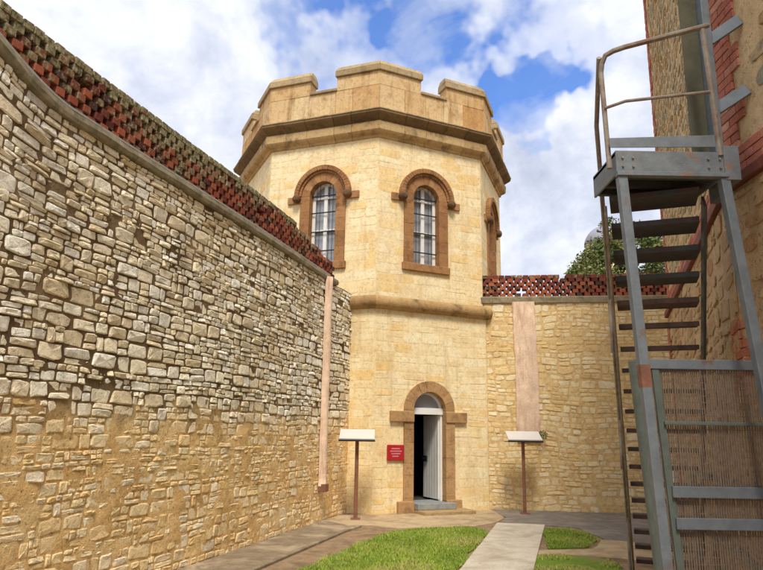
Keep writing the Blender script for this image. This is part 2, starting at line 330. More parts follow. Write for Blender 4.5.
# lawns
lawns = [wob([(-1.95, 5.0), (-.84, 8.19), (-.35, 9.7), (.25, 11.2), (.75, 11.62), (1.55, 11.85), (1.85, 11.5), (1.72, 10.95), (1.08, 8.84), (-.05, 5.0)], .09, .2, 3),
         wob([(2.88, 11.85), (3.25, 11.85), (3.48, 11.3), (3.42, 10.7), (3.04, 10.0), (2.42, 9.85)], .07, .2, 4),
         wob([(2.13, 9.3), (2.9, 9.3), (3.05, 8.7), (2.6, 7.6), (1.9, 5.6), (1.15, 5.6)], .08, .2, 5)]
def inside(x, y, P):
    r = False; j = len(P)-1
    for i in range(len(P)):
        if (P[i][1] > y) != (P[j][1] > y) and x < (P[j][0]-P[i][0])*(y-P[i][1])/(P[j][1]-P[i][1])+P[i][0]: r = not r
        j = i
    return r
for li, P in enumerate(lawns):
    struct(poly('lawn_soil', P, .022, M['turf']))
    mb = MB(); rnd = random.Random(li)
    x0, x1 = min(p[0] for p in P), max(p[0] for p in P); y0, y1 = min(p[1] for p in P), max(p[1] for p in P)
    cnt = int((x1-x0)*(y1-y0)*(5200 if li != 2 else 5000))
    for _ in range(cnt):
        x = rnd.uniform(x0, x1); y = rnd.uniform(y0, y1)
        if y < 7.2 and rnd.random() < .5: continue
        if not inside(x+rnd.gauss(0, .035), y+rnd.gauss(0, .035), P): continue
        pn = nz(x*1.3, y*1.3, 3)
        if li == 2 and nz(x*2, y*2, 9) < -.05: continue
        if nz(x*3.1, y*3.1, 2) < -.38 or nz(x*1.7, y*1.7, 12) < -.5: continue
        h = rnd.uniform(.015, .038)*(1+.5*pn); a = rnd.uniform(0, 2*pi); w = rnd.uniform(.003, .007)
        lx, ly = rnd.uniform(-.03, .03), rnd.uniform(-.03, .03)
        t = clamp(.42+.75*pn+.3*nz(x*4, y*4, 6)+rnd.uniform(-.25, .25)+(.3 if li == 2 else 0), 0, .93)
        if rnd.random() < .04: t = 1
        mb.add([(x-cos(a)*w, y-sin(a)*w, .02), (x+cos(a)*w, y+sin(a)*w, .02), (x+lx, y+ly, .022+h)], [(0, 1, 2)], (t, 0, 0))
    g = mb.build('lawn_grass', M['grass'])
    tag(g, ['bright green mown lawn left of the concrete path', 'small green lawn patch right of the concrete path', 'sparse dry grass patch at the foot of the stair enclosure'][li], 'grass', kind='stuff')

# ------------------------------------------------------------------ polyline wall mapper
def catmull(P, k=8):
    out = []
    for i in range(len(P)-1):
        p0 = P[max(i-1, 0)]; p1 = P[i]; p2 = P[i+1]; p3 = P[min(i+2, len(P)-1)]
        for q in range(k):
            t = q/k
            out.append(tuple(.5*(2*p1[a]+(p2[a]-p0[a])*t+(2*p0[a]-5*p1[a]+4*p2[a]-p3[a])*t*t+(-p0[a]+3*p1[a]-3*p2[a]+p3[a])*t**3) for a in (0, 1)))
    out.append(P[-1]); return out
def mapper(P, side=1):
    P = [Vector(p) for p in P]; S_ = [0.]
    for a, b in zip(P, P[1:]): S_.append(S_[-1]+(b-a).length)
    def nrm(i):
        a = P[max(i-1, 0)]; b = P[min(i+1, len(P)-1)]; d = (b-a).normalized(); return Vector((d.y, -d.x))*side
    NN = [nrm(i) for i in range(len(P))]
    def mp(u, z, d):
        i = 0
        lo, hi = 0, len(S_)-2
        while lo < hi:
            m_ = (lo+hi+1)//2
            if S_[m_] <= u: lo = m_
            else: hi = m_-1
        i = lo; t = (u-S_[i])/(S_[i+1]-S_[i]); p = P[i].lerp(P[i+1], t); q = NN[i].lerp(NN[i+1], clamp(t))
        return (p.x+q.x*d, p.y+q.y*d, z)
    return mp, S_[-1]
def sweep(mb, mp, us, prof, tone=(.5, 0, 0)):     # prof: closed list of (d, z)
    n = len(prof); vs = []; fs = []
    for u in us:
        for d, z in prof: vs.append(mp(u, z, d))
    for i in range(len(us)-1):
        for k in range(n): k2 = (k+1) % n; fs.append((i*n+k, i*n+k2, (i+1)*n+k2, (i+1)*n+k))
    fs.append(tuple(range(n-1, -1, -1))); fs.append(tuple((len(us)-1)*n+k for k in range(n)))
    mb.add(vs, fs, tone)
def frange(a, b, s):
    n = max(1, int(round((b-a)/s))); return [a+(b-a)*i/n for i in range(n+1)]
def crest(mb, mp, u0, u1, z0, rows, bw, gap, bh, d0, d1, seed, lich, taper=None):
    rnd = random.Random(seed)
    for r in range(rows):
        u = u0+(bw+gap)/2*(r % 2)
        drift = 0
        while u+bw < u1:
            top = r >= rows-1; g_ = gap*(.25 if top else 1)
            ok = rnd.random() > (.025 if top else .012)
            if taper and r >= taper(u): ok = False
            if ok:
                w = bw*rnd.uniform(.9, 1.08); dz = rnd.uniform(-.004, .004); dd = rnd.uniform(-.008, .008); sk = rnd.uniform(-.005, .005); s2 = rnd.uniform(-.002, .002)
                za, zb = z0+r*bh+.0015+dz*.3, z0+(r+1)*bh-.0015+dz*.3
                t = rnd.random()*.9
                if rnd.random() < .08: t = 1.0
                tone = (t, clamp(lich(u, r/rows)+rnd.uniform(-.25, .25)), 0)
                a, b = u, u+w
                mb.hexa([mp(a, za+s2, d1+dd), mp(b, za-s2, d1+dd+sk), mp(b, za, d0+sk), mp(a, za, d0), mp(a, zb+s2, d1+dd), mp(b, zb-s2, d1+dd+sk), mp(b, zb, d0+sk), mp(a, zb, d0)], tone)
            u += bw+g_

# ------------------------------------------------------------------ left perimeter wall
LP = catmull([(-.63, 13.68), (-.78, 13.2), (-1.07, 12.37), (-1.9, 9.45), (-2.52, 7.44), (-2.80, 6.54), (-3.11, 5.5), (-3.40, 4.5), (-3.95, 2.5), (-4.8, -1), (-5.6, -5)])
mpL, LL = mapper(LP, -1)
x_, y_, _ = mpL(5, 0, 0); x2, y2, _ = mpL(5, 0, 1)
if x2 < x_: mpL, LL = mapper(LP, 1)
mpL0 = mpL
def mpL(u, z, d):
    x, y, _z = mpL0(u, 0, d)
    k = clamp((5.75-y)/1.6); rise = .42*k*k*(3-2*k)+.0
    return (x, y, z+rise*clamp((z-3.2)/1.24))
left = thing('perimeter_wall', 'long curving rubble stone wall with lichened brick crest along the left side', 'wall', (-2.2, 8.5, 0))
def bnd(u): return 1.80-.012*u+.10*nz(u*.8, 3.3)+.05*nz(u*3, 1)
def zoneL(u, z): return clamp((bnd(u)-z)/.42+.5+.55*nz(u*3, z*3)+.2*nz(u*9, z*9))
mb = MB()
def dL(u, z):
    k = zoneL(u, z); return .006+.014*nz(u*2.6, z*2.6, 8)+.008*nz(u*9, z*9)+k*(.008+.011*nz(u*3.1, z*3.1, 5)+.006*nz(u*13, z*13))
grid(mb, mpL, 0, LL, 0, 4.45, .045, dL, zoneL); mb.build('mortar', M['lw_mortar'], left, smooth=True)
mb = MB()
def tonL(t, u, z):
    if zoneL(u, z) < .5: return clamp(t*.85+.30+.35*nz(u*.6, z*.8, 4), 0, 1)
    return t
rubble(mb, mpL, 0, LL, 0, 4.44, (.05, .175), (.07, .33), .0018, (.008, .034), wav=.035, wavf=.8, split=.55, jit=.22, zone=zoneL, npt=10, sq=6.0, seed=3, tonef=tonL)
mb.build('rubble_stones', M['lw_stone'], left)
mb = MB(); us = frange(0, LL, .12)
sweep(mb, mpL, us, [(-.03, 0), (-.03, 4.44), (-.48, 4.44), (-.48, 0)]); mb.build('wall_core', M['lw_mortar'], left)
mb = MB(); us2 = frange(0.9, LL, .09)
vs = []; fs = []
prof0 = [(.0, 4.44), (.055, 4.455), (.065, 4.50), (.055, 4.555), (.02, 4.572), (-.48, 4.575), (-.5, 4.44)]
for u in us2:
    for d, z in prof0: vs.append(mpL(u, z+.010*nz(u*3, z*4), d+.014*nz(u*5, z*9)))
n = len(prof0)
for i in range(len(us2)-1):
    for k in range(n): k2 = (k+1) % n; fs.append((i*n+k, i*n+k2, (i+1)*n+k2, (i+1)*n+k))
fs.append(tuple(range(n))); mb.add(vs, fs); mb.build('coping', M['coping'], left)
mb = MB(); sweep(mb, mpL, frange(1.3, LL, .1), [(.052, 4.56), (.052, 4.584), (.008, 4.590), (.0, 4.565)]); mb.build('cement_fillet', M['fillet'], left)
mb = MB()
crest(mb, mpL0, .95, LL, 4.577, 7, .112, .066, .083, -.25, -.02, 5, lambda u, r: clamp(-.12+.95*r*r+.035*u+.45*nz(u*.7, 2)), taper=lambda u: 3+(u-.95)*1.6)
mb.build('brick_crest', M['brick'], left, bevel=.006)
# pinkish pipe down the end of the wall
mb = MB(); uc = None
for k in range(300):
    p = mpL(k*.01, 0, 0)
    if p[1] < 12.32: uc = k*.01; break
vs = []; fs = []
zz = frange(.62, 4.5, .15)
for z in zz:
    w = .080*(1+.12*nz(z*2, 1)+.1*nz(z*8, 2)); k0 = .02*nz(z*1.5, 4)
    for q in range(9):
        a = pi*q/8; vs.append(mpL(uc+k0-cos(a)*w, z, .03+.12*sin(a)*(1+.05*nz(z*3, q))))
for i in range(len(zz)-1):
    for q in range(8): fs.append((i*9+q, i*9+q+1, (i+1)*9+q+1, (i+1)*9+q))
fs.append(tuple(range(9))); fs.append(tuple((len(zz)-1)*9+q for q in range(9))); mb.add(vs, fs)
pipe = mb.build('plaster_pipe', M['plaster'], left, smooth=True)
mb = MB(); mb.fbox(mpL, uc-.10, uc+.07, .52, .66, .0, .17); mb.build('pipe_bracket', M['rustpost'], pipe, bevel=.01)

# ------------------------------------------------------------------ back perimeter wall
BP = [(2.2, 14.70), (12.0, 13.39)]
mpB, BL = mapper(BP, 1)
if mpB(3, 0, 1)[1] > mpB(3, 0, 0)[1]: mpB, BL = mapper(BP, -1)
back = thing('perimeter_wall', 'pale yellow rubble wall with red brick crest between the round arched tower and the staircase', 'wall', (5.5, 14.2, 0))
mb = MB(); grid(mb, mpB, 0, BL, 0, 4.5, .06, lambda u, z: .006*nz(u*5, z*5)+.004*nz(u*14, z*14)+.004); mb.build('mortar', M['bw_mortar'], back, smooth=True)
mb = MB(); rubble(mb, mpB, 0, BL, 0, 4.5, (.08, .20), (.10, .38), .004, (.004, .017), wav=.08, wavf=1.1, split=.5, jit=.26, npt=10, sq=5.0, seed=11, tonef=lambda t, u, z: (t*.1 if abs(z-3.5-.1*nz(u, 2)) < .13 and nz(u*.9, 7) > -.1 else t)); mb.build('rubble_stones', M['bw_stone'], back)
mb = MB(); sweep(mb, mpB, [0, BL], [(-.02, 0), (-.02, 4.5), (-.45, 4.5), (-.45, 0)]); mb.build('wall_core', M['bw_mortar'], back)
mb = MB(); sweep(mb, mpB, frange(0, BL, .1), [(.0, 4.5), (.045, 4.505), (.05, 4.63), (.03, 4.655), (-.46, 4.655), (-.46, 4.5)]); mb.build('coping', M['coping'], back)
mb = MB(); crest(mb, mpB, .02, BL, 4.657, 6, .125, .046, .085, -.24, -.02, 9, lambda u, r: clamp(-.12+.5*r**3+.25*nz(u*1.2, 5))); mb.build('brick_crest', M['brick'], back, bevel=.005)
def uB(x): return (x-2.2)/(9.8)*BL
mb = MB(); vs = []; fs = []
zz = frange(1.42, 4.53, .12); prof = [(-.25, 0), (-.25, .035), (-.235, .05), (.235, .05), (.25, .035), (.25, 0)]
for z in zz:
    for a, d in prof: vs.append(mpB(uB(3.27)+a*(1+.07*nz(z*2, a)+.05*nz(z*9, a*9))-.012*(z-1.6), z, d+.012*nz(z*3, a*4)))
for i in range(len(zz)-1):
    for q in range(5): fs.append((i*6+q, i*6+q+1, (i+1)*6+q+1, (i+1)*6+q))
fs.append(tuple(range(6))); fs.append(tuple((len(zz)-1)*6+q for q in range(6))); mb.add(vs, fs); mb.build('plaster_pilaster', M['plaster'], back)

# ------------------------------------------------------------------ tower
TX, TY, RU, RL, ROT = -.278, 17.04, 3.524, 3.60, .045
def corner(R, k):
    a = -pi/2+ROT+k*pi/4; return Vector((TX+R*cos(a), TY+R*sin(a)))
def face(k, R):
    p, q = corner(R, k), corner(R, k+1); mid = (p+q)/2; t = (q-p).normalized(); nn = Vector((t.y, -t.x))
    if nn.dot(mid-Vector((TX, TY))) < 0: nn = -nn
    def mp(u, z, d): w = mid+t*u+nn*d; return (w.x, w.y, z)
    return mp, (q-p).length/2
tower = thing('stone_tower', 'octagonal cream stone tower with battlements and brown arched windows', 'tower', (TX, TY, 0))
def arch_pts(c, w, zs, n=14): return [(c-w*cos(pi*i/n), zs+w*sin(pi*i/n)) for i in range(n+1)]
def plate(mb, mp, u0, u1, z0, z1, d, op=None):
    if not op: mb.add([mp(u0, z0, d), mp(u1, z0, d), mp(u1, z1, d), mp(u0, z1, d)], [(0, 1, 2, 3)]); return
    c, w, zb, zs = op; A = arch_pts(c, w, zs)
    q = lambda *P: mb.add([mp(a, b, d) for a, b in P], [tuple(range(len(P)))])
    if zb > z0+.001: q((u0, z0), (u1, z0), (u1, zb), (u0, zb))
    q((u0, zb), (c-w, zb), (c-w, zs), (u0, zs)); q((c+w, zb), (u1, zb), (u1, zs), (c+w, zs))
    q((u0, zs), (c-w, zs), (c-w, z1), (u0, z1)); q((c+w, zs), (u1, zs), (u1, z1), (c+w, z1))
    for i in range(len(A)-1): q(A[i], A[i+1], (A[i+1][0], z1), (A[i][0], z1))
WIN = {0: (-.14, .325, 5.22, 6.77), -1: (.04, .325, 5.22, 6.80), 1: (-.10, .325, 5.22, 6.77)}
DOOR = (-.09, .385, .20, 2.05)
mort = MB(); inner = MB(); st = MB()
def skipper(op, g):
    def f(u, z, w, h):
        if not op: return False
        c, r, zb, zs = op; r2 = r+g
        du = max(0, abs(u-c)-w)
        if z-h < zs: return du < r2 and z+h > zb-.02
        return hypot(du, max(0, z-h-zs)) < r2
    return f
def tonT(t, u, z):
    n_ = nz(u*1.3+7, z*1.3)
    return .8 if (t > .93 or (n_ > .30 and t > .55)) else (t*.62 if n_ > -.15 else t)
for k in range(-4, 4):
    mpU, hU = face(k, RU); mpD, hD = face(k, RL); op = WIN.get(k); dop = DOOR if k == 0 else None
    plate(mort, mpU, -hU, hU, 4.2, 8.1, 0, op); plate(mort, mpD, -hD, hD, 0, 4.26, 0, dop)
    mort.add([mpU(-hU, 4.26, 0), mpU(hU, 4.26, 0), mpD(hD, 4.26, 0), mpD(-hD, 4.26, 0)], [(0, 1, 2, 3)])
    mi, hi_ = face(k, RU-.45)
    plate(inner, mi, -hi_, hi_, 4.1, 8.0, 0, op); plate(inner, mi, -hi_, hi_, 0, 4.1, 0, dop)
    if k in (-2, -1, 0, 1):
        rubble(st, mpU, -hU, hU, 4.26, 8.08, (.13, .27), (.22, .62), .003, (.0005, .004), skipper(op, .10), wav=.04, split=.30, jit=.13, npt=12, sq=6, seed=20+k, lim=(-hU, hU), tonef=tonT)
        rubble(st, mpD, -hD, hD, 0, 4.24, (.10, .26), (.18, .58), .003, (.0005, .005), skipper(dop, .12), wav=.05, split=.35, jit=.15, npt=12, sq=6, seed=40+k, lim=(-hD, hD), tonef=tonT)
for z in (8.0, 4.12, .19):
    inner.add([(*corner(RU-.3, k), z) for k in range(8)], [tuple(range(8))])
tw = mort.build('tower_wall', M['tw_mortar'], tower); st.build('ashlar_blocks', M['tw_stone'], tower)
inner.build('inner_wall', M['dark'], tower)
def octprof(name, prof, mat, ks=range(8), rough=0, bevel=0, parent=tower):
    mb = MB(); n = len(prof)
    for k in ks:
        # blocks along each side
        a, b = corner(1, k)-Vector((TX, TY)), corner(1, k+1)-Vector((TX, TY)); segs = 5; rnd = random.Random(k)
        cuts = [0]+[(i+rnd.uniform(-.2, .2))/segs for i in range(1, segs)]+[1]
        for s0, s1 in zip(cuts, cuts[1:]):
            e = .0012; t0 = s0+(e if s0 > 0 else 0); t1 = s1-(e if s1 < 1 else 0); j = rnd.uniform(-.005, .005); vs = []
            for t in (t0, t1):
                dd = a.lerp(b, t)
                for r, z in prof: vs.append((TX+dd.x*(r+j), TY+dd.y*(r+j), z+j*.6))
            fs = [(i, (i+1) % n, n+(i+1) % n, n+i) for i in range(n)]+[tuple(range(n)), tuple(range(2*n-1, n-1, -1))]
            mb.add(vs, fs, (rnd.random(), 0, 0))
    return mb.build(name, mat, parent, bevel=bevel)
r = RU
octprof('cornice', [(r-.2, 8.03), (r+.04, 8.03), (r+.05, 8.09), (r+.15, 8.13), (r+.18, 8.17), (r+.19, 8.33), (r+.17, 8.37), (r-.2, 8.37)], M['cornice'], bevel=.006)
octprof('corona', [(r-.2, 8.372), (r+.13, 8.372), (r+.15, 8.40), (r+.30, 8.50), (r+.33, 8.53), (r+.33, 8.575), (r-.2, 8.575)], M['corona'], bevel=.005)
octprof('cornice_cap', [(r-.2, 8.577), (r+.345, 8.577), (r+.35, 8.605), (r+.31, 8.63), (r+.12, 8.69), (r-.2, 8.69)], M['cap'], bevel=.006)
rp = RU+.135
octprof('parapet', [(rp-.36, 8.68), (rp, 8.68), (rp, 9.27), (rp-.36, 9.27)], M['parapet'], bevel=.006)
for k in range(8):
    mpc, _h = face(k, rp); mb = MB(); mb.fbox(mpc, -.345, .345, 9.272, 9.34, -.39, .04, (random.random(), 0, 0)); mb.build('crenel_sill', M['cap'], tower, bevel=.012)
for k in range(8):
    def strip(off, uin, R):    # outline points around corner k, at radius R
        c = corner(R, k); pv = corner(R, k-1); nx = corner(R, k+1)
        return [c+(pv-c).normalized()*uin, c, c+(nx-c).normalized()*uin]
    s_ = rp*.7654; w_ = s_/2-.34
    mb = MB()
    def chunk(R1, R0, w1, z0, z1, top=None, e=0):
        o1 = strip(0, w1, R1); 
        c0 = corner(R0, k); pv = (corner(R0, k-1)-c0).normalized(); nx = (corner(R0, k+1)-c0).normalized(); w0 = w1-(R1-R0)*.414
        i1 = [c0+pv*w0, c0, c0+nx*w0]
        o2, i2 = o1, i1
        if top:
            tR1, tw_ = top; o2 = strip(0, tw_, tR1); c2 = corner(R0+e, k); w2 = tw_-(tR1-(R0+e))*.414; i2 = [c2+pv*w2, c2, c2+nx*w2]
        for s in (0, 1):
            mb.hexa([(*o1[s], z0), (*o1[s+1], z0), (*i1[s+1], z0), (*i1[s], z0), (*o2[s], z1), (*o2[s+1], z1), (*i2[s+1], z1), (*i2[s], z1)], (random.random(), 0, 0))
    chunk(rp-.0, rp-.35, w_, 9.272, 9.62)
    me_ = mb.build('merlon', M['parapet'], tower, bevel=.01)
    mb = MB(); chunk(rp+.055, rp-.40, w_+.055, 9.622, 9.76); 
    chunk(rp+.055, rp-.40, w_+.055, 9.762, 9.91, top=(rp-.07, w_-.02), e=.07)
    mb.build('merlon_cap', M['cap'], me_, bevel=.012)
# roof inside the parapet
mb = MB(); mb.add([(*corner(RU-.1, k), 8.72) for k in range(8)], [tuple(range(8))]); mb.build('roof', M['lead'], tower)
# roll string course
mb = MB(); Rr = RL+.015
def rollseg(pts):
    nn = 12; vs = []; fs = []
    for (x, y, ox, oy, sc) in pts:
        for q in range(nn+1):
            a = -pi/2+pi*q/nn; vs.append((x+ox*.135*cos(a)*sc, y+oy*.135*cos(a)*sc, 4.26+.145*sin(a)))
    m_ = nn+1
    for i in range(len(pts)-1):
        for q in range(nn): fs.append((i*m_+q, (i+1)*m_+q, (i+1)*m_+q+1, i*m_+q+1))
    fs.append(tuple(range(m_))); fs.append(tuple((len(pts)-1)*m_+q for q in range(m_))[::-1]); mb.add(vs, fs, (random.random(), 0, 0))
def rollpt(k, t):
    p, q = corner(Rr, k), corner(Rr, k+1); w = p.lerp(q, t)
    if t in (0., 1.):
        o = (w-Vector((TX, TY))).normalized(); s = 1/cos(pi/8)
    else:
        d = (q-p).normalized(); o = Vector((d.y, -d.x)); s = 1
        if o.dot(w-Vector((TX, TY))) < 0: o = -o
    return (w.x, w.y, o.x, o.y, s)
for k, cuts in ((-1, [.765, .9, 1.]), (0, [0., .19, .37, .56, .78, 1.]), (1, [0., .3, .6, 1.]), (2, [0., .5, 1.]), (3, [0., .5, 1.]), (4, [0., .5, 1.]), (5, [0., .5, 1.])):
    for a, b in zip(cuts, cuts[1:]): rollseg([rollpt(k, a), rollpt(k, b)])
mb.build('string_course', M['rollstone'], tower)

def surround(mp, op, wo, mat, name, parent, d0, d1, zb, nv=9, jh=.34, seed=0):
    c, wi, _, zs = op; mb = MB(); rnd = random.Random(seed)
    def blk(P, pr): # P 4 pts (u,z) ccw
        f = d1+pr; t = (rnd.random(), 0, 0)
        mb.add([mp(a, b, f) for a, b in P]+[mp(a, b, d0) for a, b in P], [(0, 1, 2, 3), (7, 6, 5, 4), (0, 4, 5, 1), (1, 5, 6, 2), (2, 6, 7, 3), (3, 7, 4, 0)], t)
    for s in (-1, 1):
        z = zb; nj = max(2, round((zs-zb)/jh)); cut = [zb+(zs-zb)*(i+(rnd.uniform(-.2, .2) if 0 < i < nj else 0))/nj for i in range(nj+1)]
        for a, b in zip(cut, cut[1:]):
            x0, x1 = sorted((c+s*wi, c+s*wo)); blk([(x0, a+.002), (x1, a+.002), (x1, b-.002), (x0, b-.002)], rnd.uniform(-.003, .003))
    for i in range(nv):
        a0, a1 = pi*i/nv+.005, pi*(i+1)/nv-.005; pr = rnd.uniform(-.003, .003); sub = 3; t = (rnd.random(), 0, 0)
        for q in range(sub):
            b0 = a0+(a1-a0)*q/sub; b1 = a0+(a1-a0)*(q+1)/sub
            P = [(c+wo*cos(b0), zs+wo*sin(b0)), (c+wo*cos(b1), zs+wo*sin(b1)), (c+wi*cos(b1), zs+wi*sin(b1)), (c+wi*cos(b0), zs+wi*sin(b0))]
            f = d1+pr; mb.add([mp(x, y, f) for x, y in P]+[mp(x, y, d0) for x, y in P], [(0, 1, 2, 3), (0, 4, 5, 1), (2, 6, 7, 3)]+([(3, 7, 4, 0)] if q == 0 else [])+([(1, 5, 6, 2)] if q == sub-1 else []), t)
    return mb.build(name, mat, parent, bevel=0)
def arc_bar(mb, mp, c, zs, r0, r1, d0, d1, a0=0., a1=pi, n=16, tone=(.5, 0, 0)):
    for i in range(n):
        b0 = a0+(a1-a0)*i/n; b1 = a0+(a1-a0)*(i+1)/n
        P = [(c+r1*cos(b0), zs+r1*sin(b0)), (c+r1*cos(b1), zs+r1*sin(b1)), (c+r0*cos(b1), zs+r0*sin(b1)), (c+r0*cos(b0), zs+r0*sin(b0))]
        mb.add([mp(x, y, d1) for x, y in P]+[mp(x, y, d0) for x, y in P], [(0, 1, 2, 3), (7, 6, 5, 4), (0, 4, 5, 1), (2, 6, 7, 3), (3, 7, 4, 0), (1, 5, 6, 2)], tone)
def disc_glass(mb, mp, c, w, zb, zs, d):
    A = arch_pts(c, w, zs); pts = [(c-w, zb)]+A+[(c+w, zb)]
    mb.add([mp(a, b, d) for a, b in pts][::-1], [tuple(range(len(pts)))])
for k, op in sorted(WIN.items()):
    mp, hf = face(k, RU); c, wi, zb, zs = op
    win = surround(mp, op, wi+.235, M['dress'], 'window', tower, -.46, .035, zb-.01, seed=k+3)
    mb = MB(); mb.fbox(mp, c-.60, c+.60, zb-.17, zb, -.46, .065, (.3, 0, 0)); mb.build('sill', M['dress'], win, bevel=.012)
    mb = MB(); rnd = random.Random(k)
    for (r0, r1, d) in ((wi+.20, wi+.34, .075), (wi+.255, wi+.365, .12)):
        for q in range(7): arc_bar(mb, mp, c, zs, r0, r1, -.01, d, pi*q/7+.004, pi*(q+1)/7-.004, 4, (rnd.random()*.5, 0, 0))
    mb.build('hood_mould', M['dress'], win, bevel=.008)
    for s in (-1, 1):
        mb = MB(); x0, x1 = sorted((c+s*(wi+.2), c+s*.88)); mb.fbox(mp, x0, x1, zs-.155, zs+.015, -.01, .05, (.9, 0, 0))
        mb.build('impost_block', M['dress'], win, bevel=.012)
    for s in (-1, 1):
        mb = MB(); x = c+s*(wi+.30); mb.tube([mp(x, zs-.06, 0), mp(x, zs-.06, .13), mp(x, zs-.06, .165), mp(x, zs-.06, .18)], [.095, .095, .08, .04], 14)
        mb.build('label_stop', M['darkdress'], win, bevel=.03)
    mb = MB(); disc_glass(mb, mp, c, wi+.01, zb, zs, -.21); mb.build('glass_pane', M['glass'], win)
    mb = MB(); f0, f1 = -.202, -.145
    for x in (c-wi+.028, c, c+wi-.028): mb.fbox(mp, x-.042, x+.042, zb+.0, zs+(.0 if x != c else wi*.95), f0, f1)
    for z in (zb+.03, zb+(zs-zb)*.5, zs-.02): mb.fbox(mp, c-wi+.057, c-.03, z-.022, z+.022, f0, f1-.006); mb.fbox(mp, c+.03, c+wi-.057, z-.022, z+.022, f0, f1-.006)
    arc_bar(mb, mp, c, zs, wi-.055, wi+.005, f0, f1)
    mb.build('sash_frame', M['white'], win, bevel=.004)
    mb = MB()
    for x in (c-wi*.62, c-wi*.36, c+wi*.36, c+wi*.62): mb.tube([mp(x, zb, -.09), mp(x, zs+sqrt(max(.001, wi*wi-(x-c)**2)), -.09)], .006, 6)
    for z in (zb+.30, zb+.75, zb+1.2, zs+.02): mb.fbox(mp, c-wi, c+wi, z-.013, z+.013, -.105, -.092)
    mb.build('iron_bars', M['iron'], win)
# door
mpD, hD = face(0, RL); c, wi, zb, zs = DOOR
ds = surround(mpD, DOOR, wi+.22, M['ddress'], 'door_surround', tower, -.5, .045, .0, seed=8, nv=9)
for s in (-1, 1):
    mb = MB(); x0, x1 = sorted((c+s*(wi+.0), c+s*(.93 if s < 0 else .90))); mb.fbox(mpD, x0, x1, 1.80, 2.02, -.3, .075, (.6+.3*s, 0, 0))
    mb.build('impost_block', M['ddress'], ds, bevel=.012)
for s in (-1, 1):
    mb = MB(); x0, x1 = sorted((c+s*wi, c+s*(wi+.36))); mb.fbox(mpD, x0, x1, .0, .24, -.3, .09, (.8, 0, 0))
    mb.build('plinth_block', M['ddress'], ds, bevel=.015)
mb = MB(); mb.fbox(mpD, c-wi-.02, c+wi+.02, 1.965, 2.10, -.24, -.09); mb.fbox(mpD, c-wi, c-wi+.045, .2, 1.965, -.24, -.12); mb.fbox(mpD, c+wi-.045, c+wi, .2, 1.965, -.24, -.12)
arc_bar(mb, mpD, c, 2.05, wi-.045, wi+.0, -.22, -.12, .12, pi-.12)
mb.build('door_frame', M['white'], tower, bevel=.005)
mb = MB(); disc_glass(mb, mpD, c, wi, 2.05, 2.06, -.18); mb.build('fanlight', M['glass'], tower)
al = radians(91); hx = c+wi-.05; hd = -.17; Ld = .67
def mpdoor(u, z, d):   # u: along leaf from hinge, d: thickness
    return mpD(hx-u*cos(al)-d*sin(al), z, hd-u*sin(al)+d*cos(al))
mb = MB(); nb = 6
for i in range(nb): mb.fbox(mpdoor, Ld*i/nb+.003, Ld*(i+1)/nb-.003, .23, 1.955, -.02, .022)
mb.fbox(mpdoor, .0, Ld, .235, 1.95, -.015, .012)
leaf = mb.build('door_leaf', M['doorwhite'], tower, bevel=.004)
mb = MB(); mb.fbox(mpdoor, Ld-.20, Ld-.02, .98, 1.10, .022, .06); mb.tube([mpdoor(Ld-.1, 1.04, .06), mpdoor(Ld-.1, 1.04, .10), mpdoor(Ld-.2, 1.04, .10)], .01, 6); mb.build('door_lock', M['iron'], leaf, bevel=.004)
mb = MB(); mb.fbox(mpD, c-wi+.0, c+wi+.13, .075, .20, -.5, .24); mb.build('door_step', M['step'], tower, bevel=.012)
mb = MB(); mb.fbox(mpD, c-wi-.0, c+wi+.42, .0, .075, .03, .52); mb.build('stone_step', M['stepstone'], tower, bevel=.015)
# red sign
mb = MB(); mb.fbox(mpD, -1.08, -.70, 1.03, 1.34, .016, .055)
sg = mb.build('wall_sign', M['red'], base=mpD(-.89, 1.03, 0), bevel=.012); tag(sg, 'small red enamel sign with faded print beside the tower door', 'sign')
mb = MB()
for z, a, b in ((1.265, -.99, -.80), (1.215, -1.02, -.76), (1.165, -.99, -.79), (1.115, -.97, -.83)): mb.fbox(mpD, a, b, z-.012, z+.012, .054, .058)
pr = mb.build('print', M['pink'], sg)

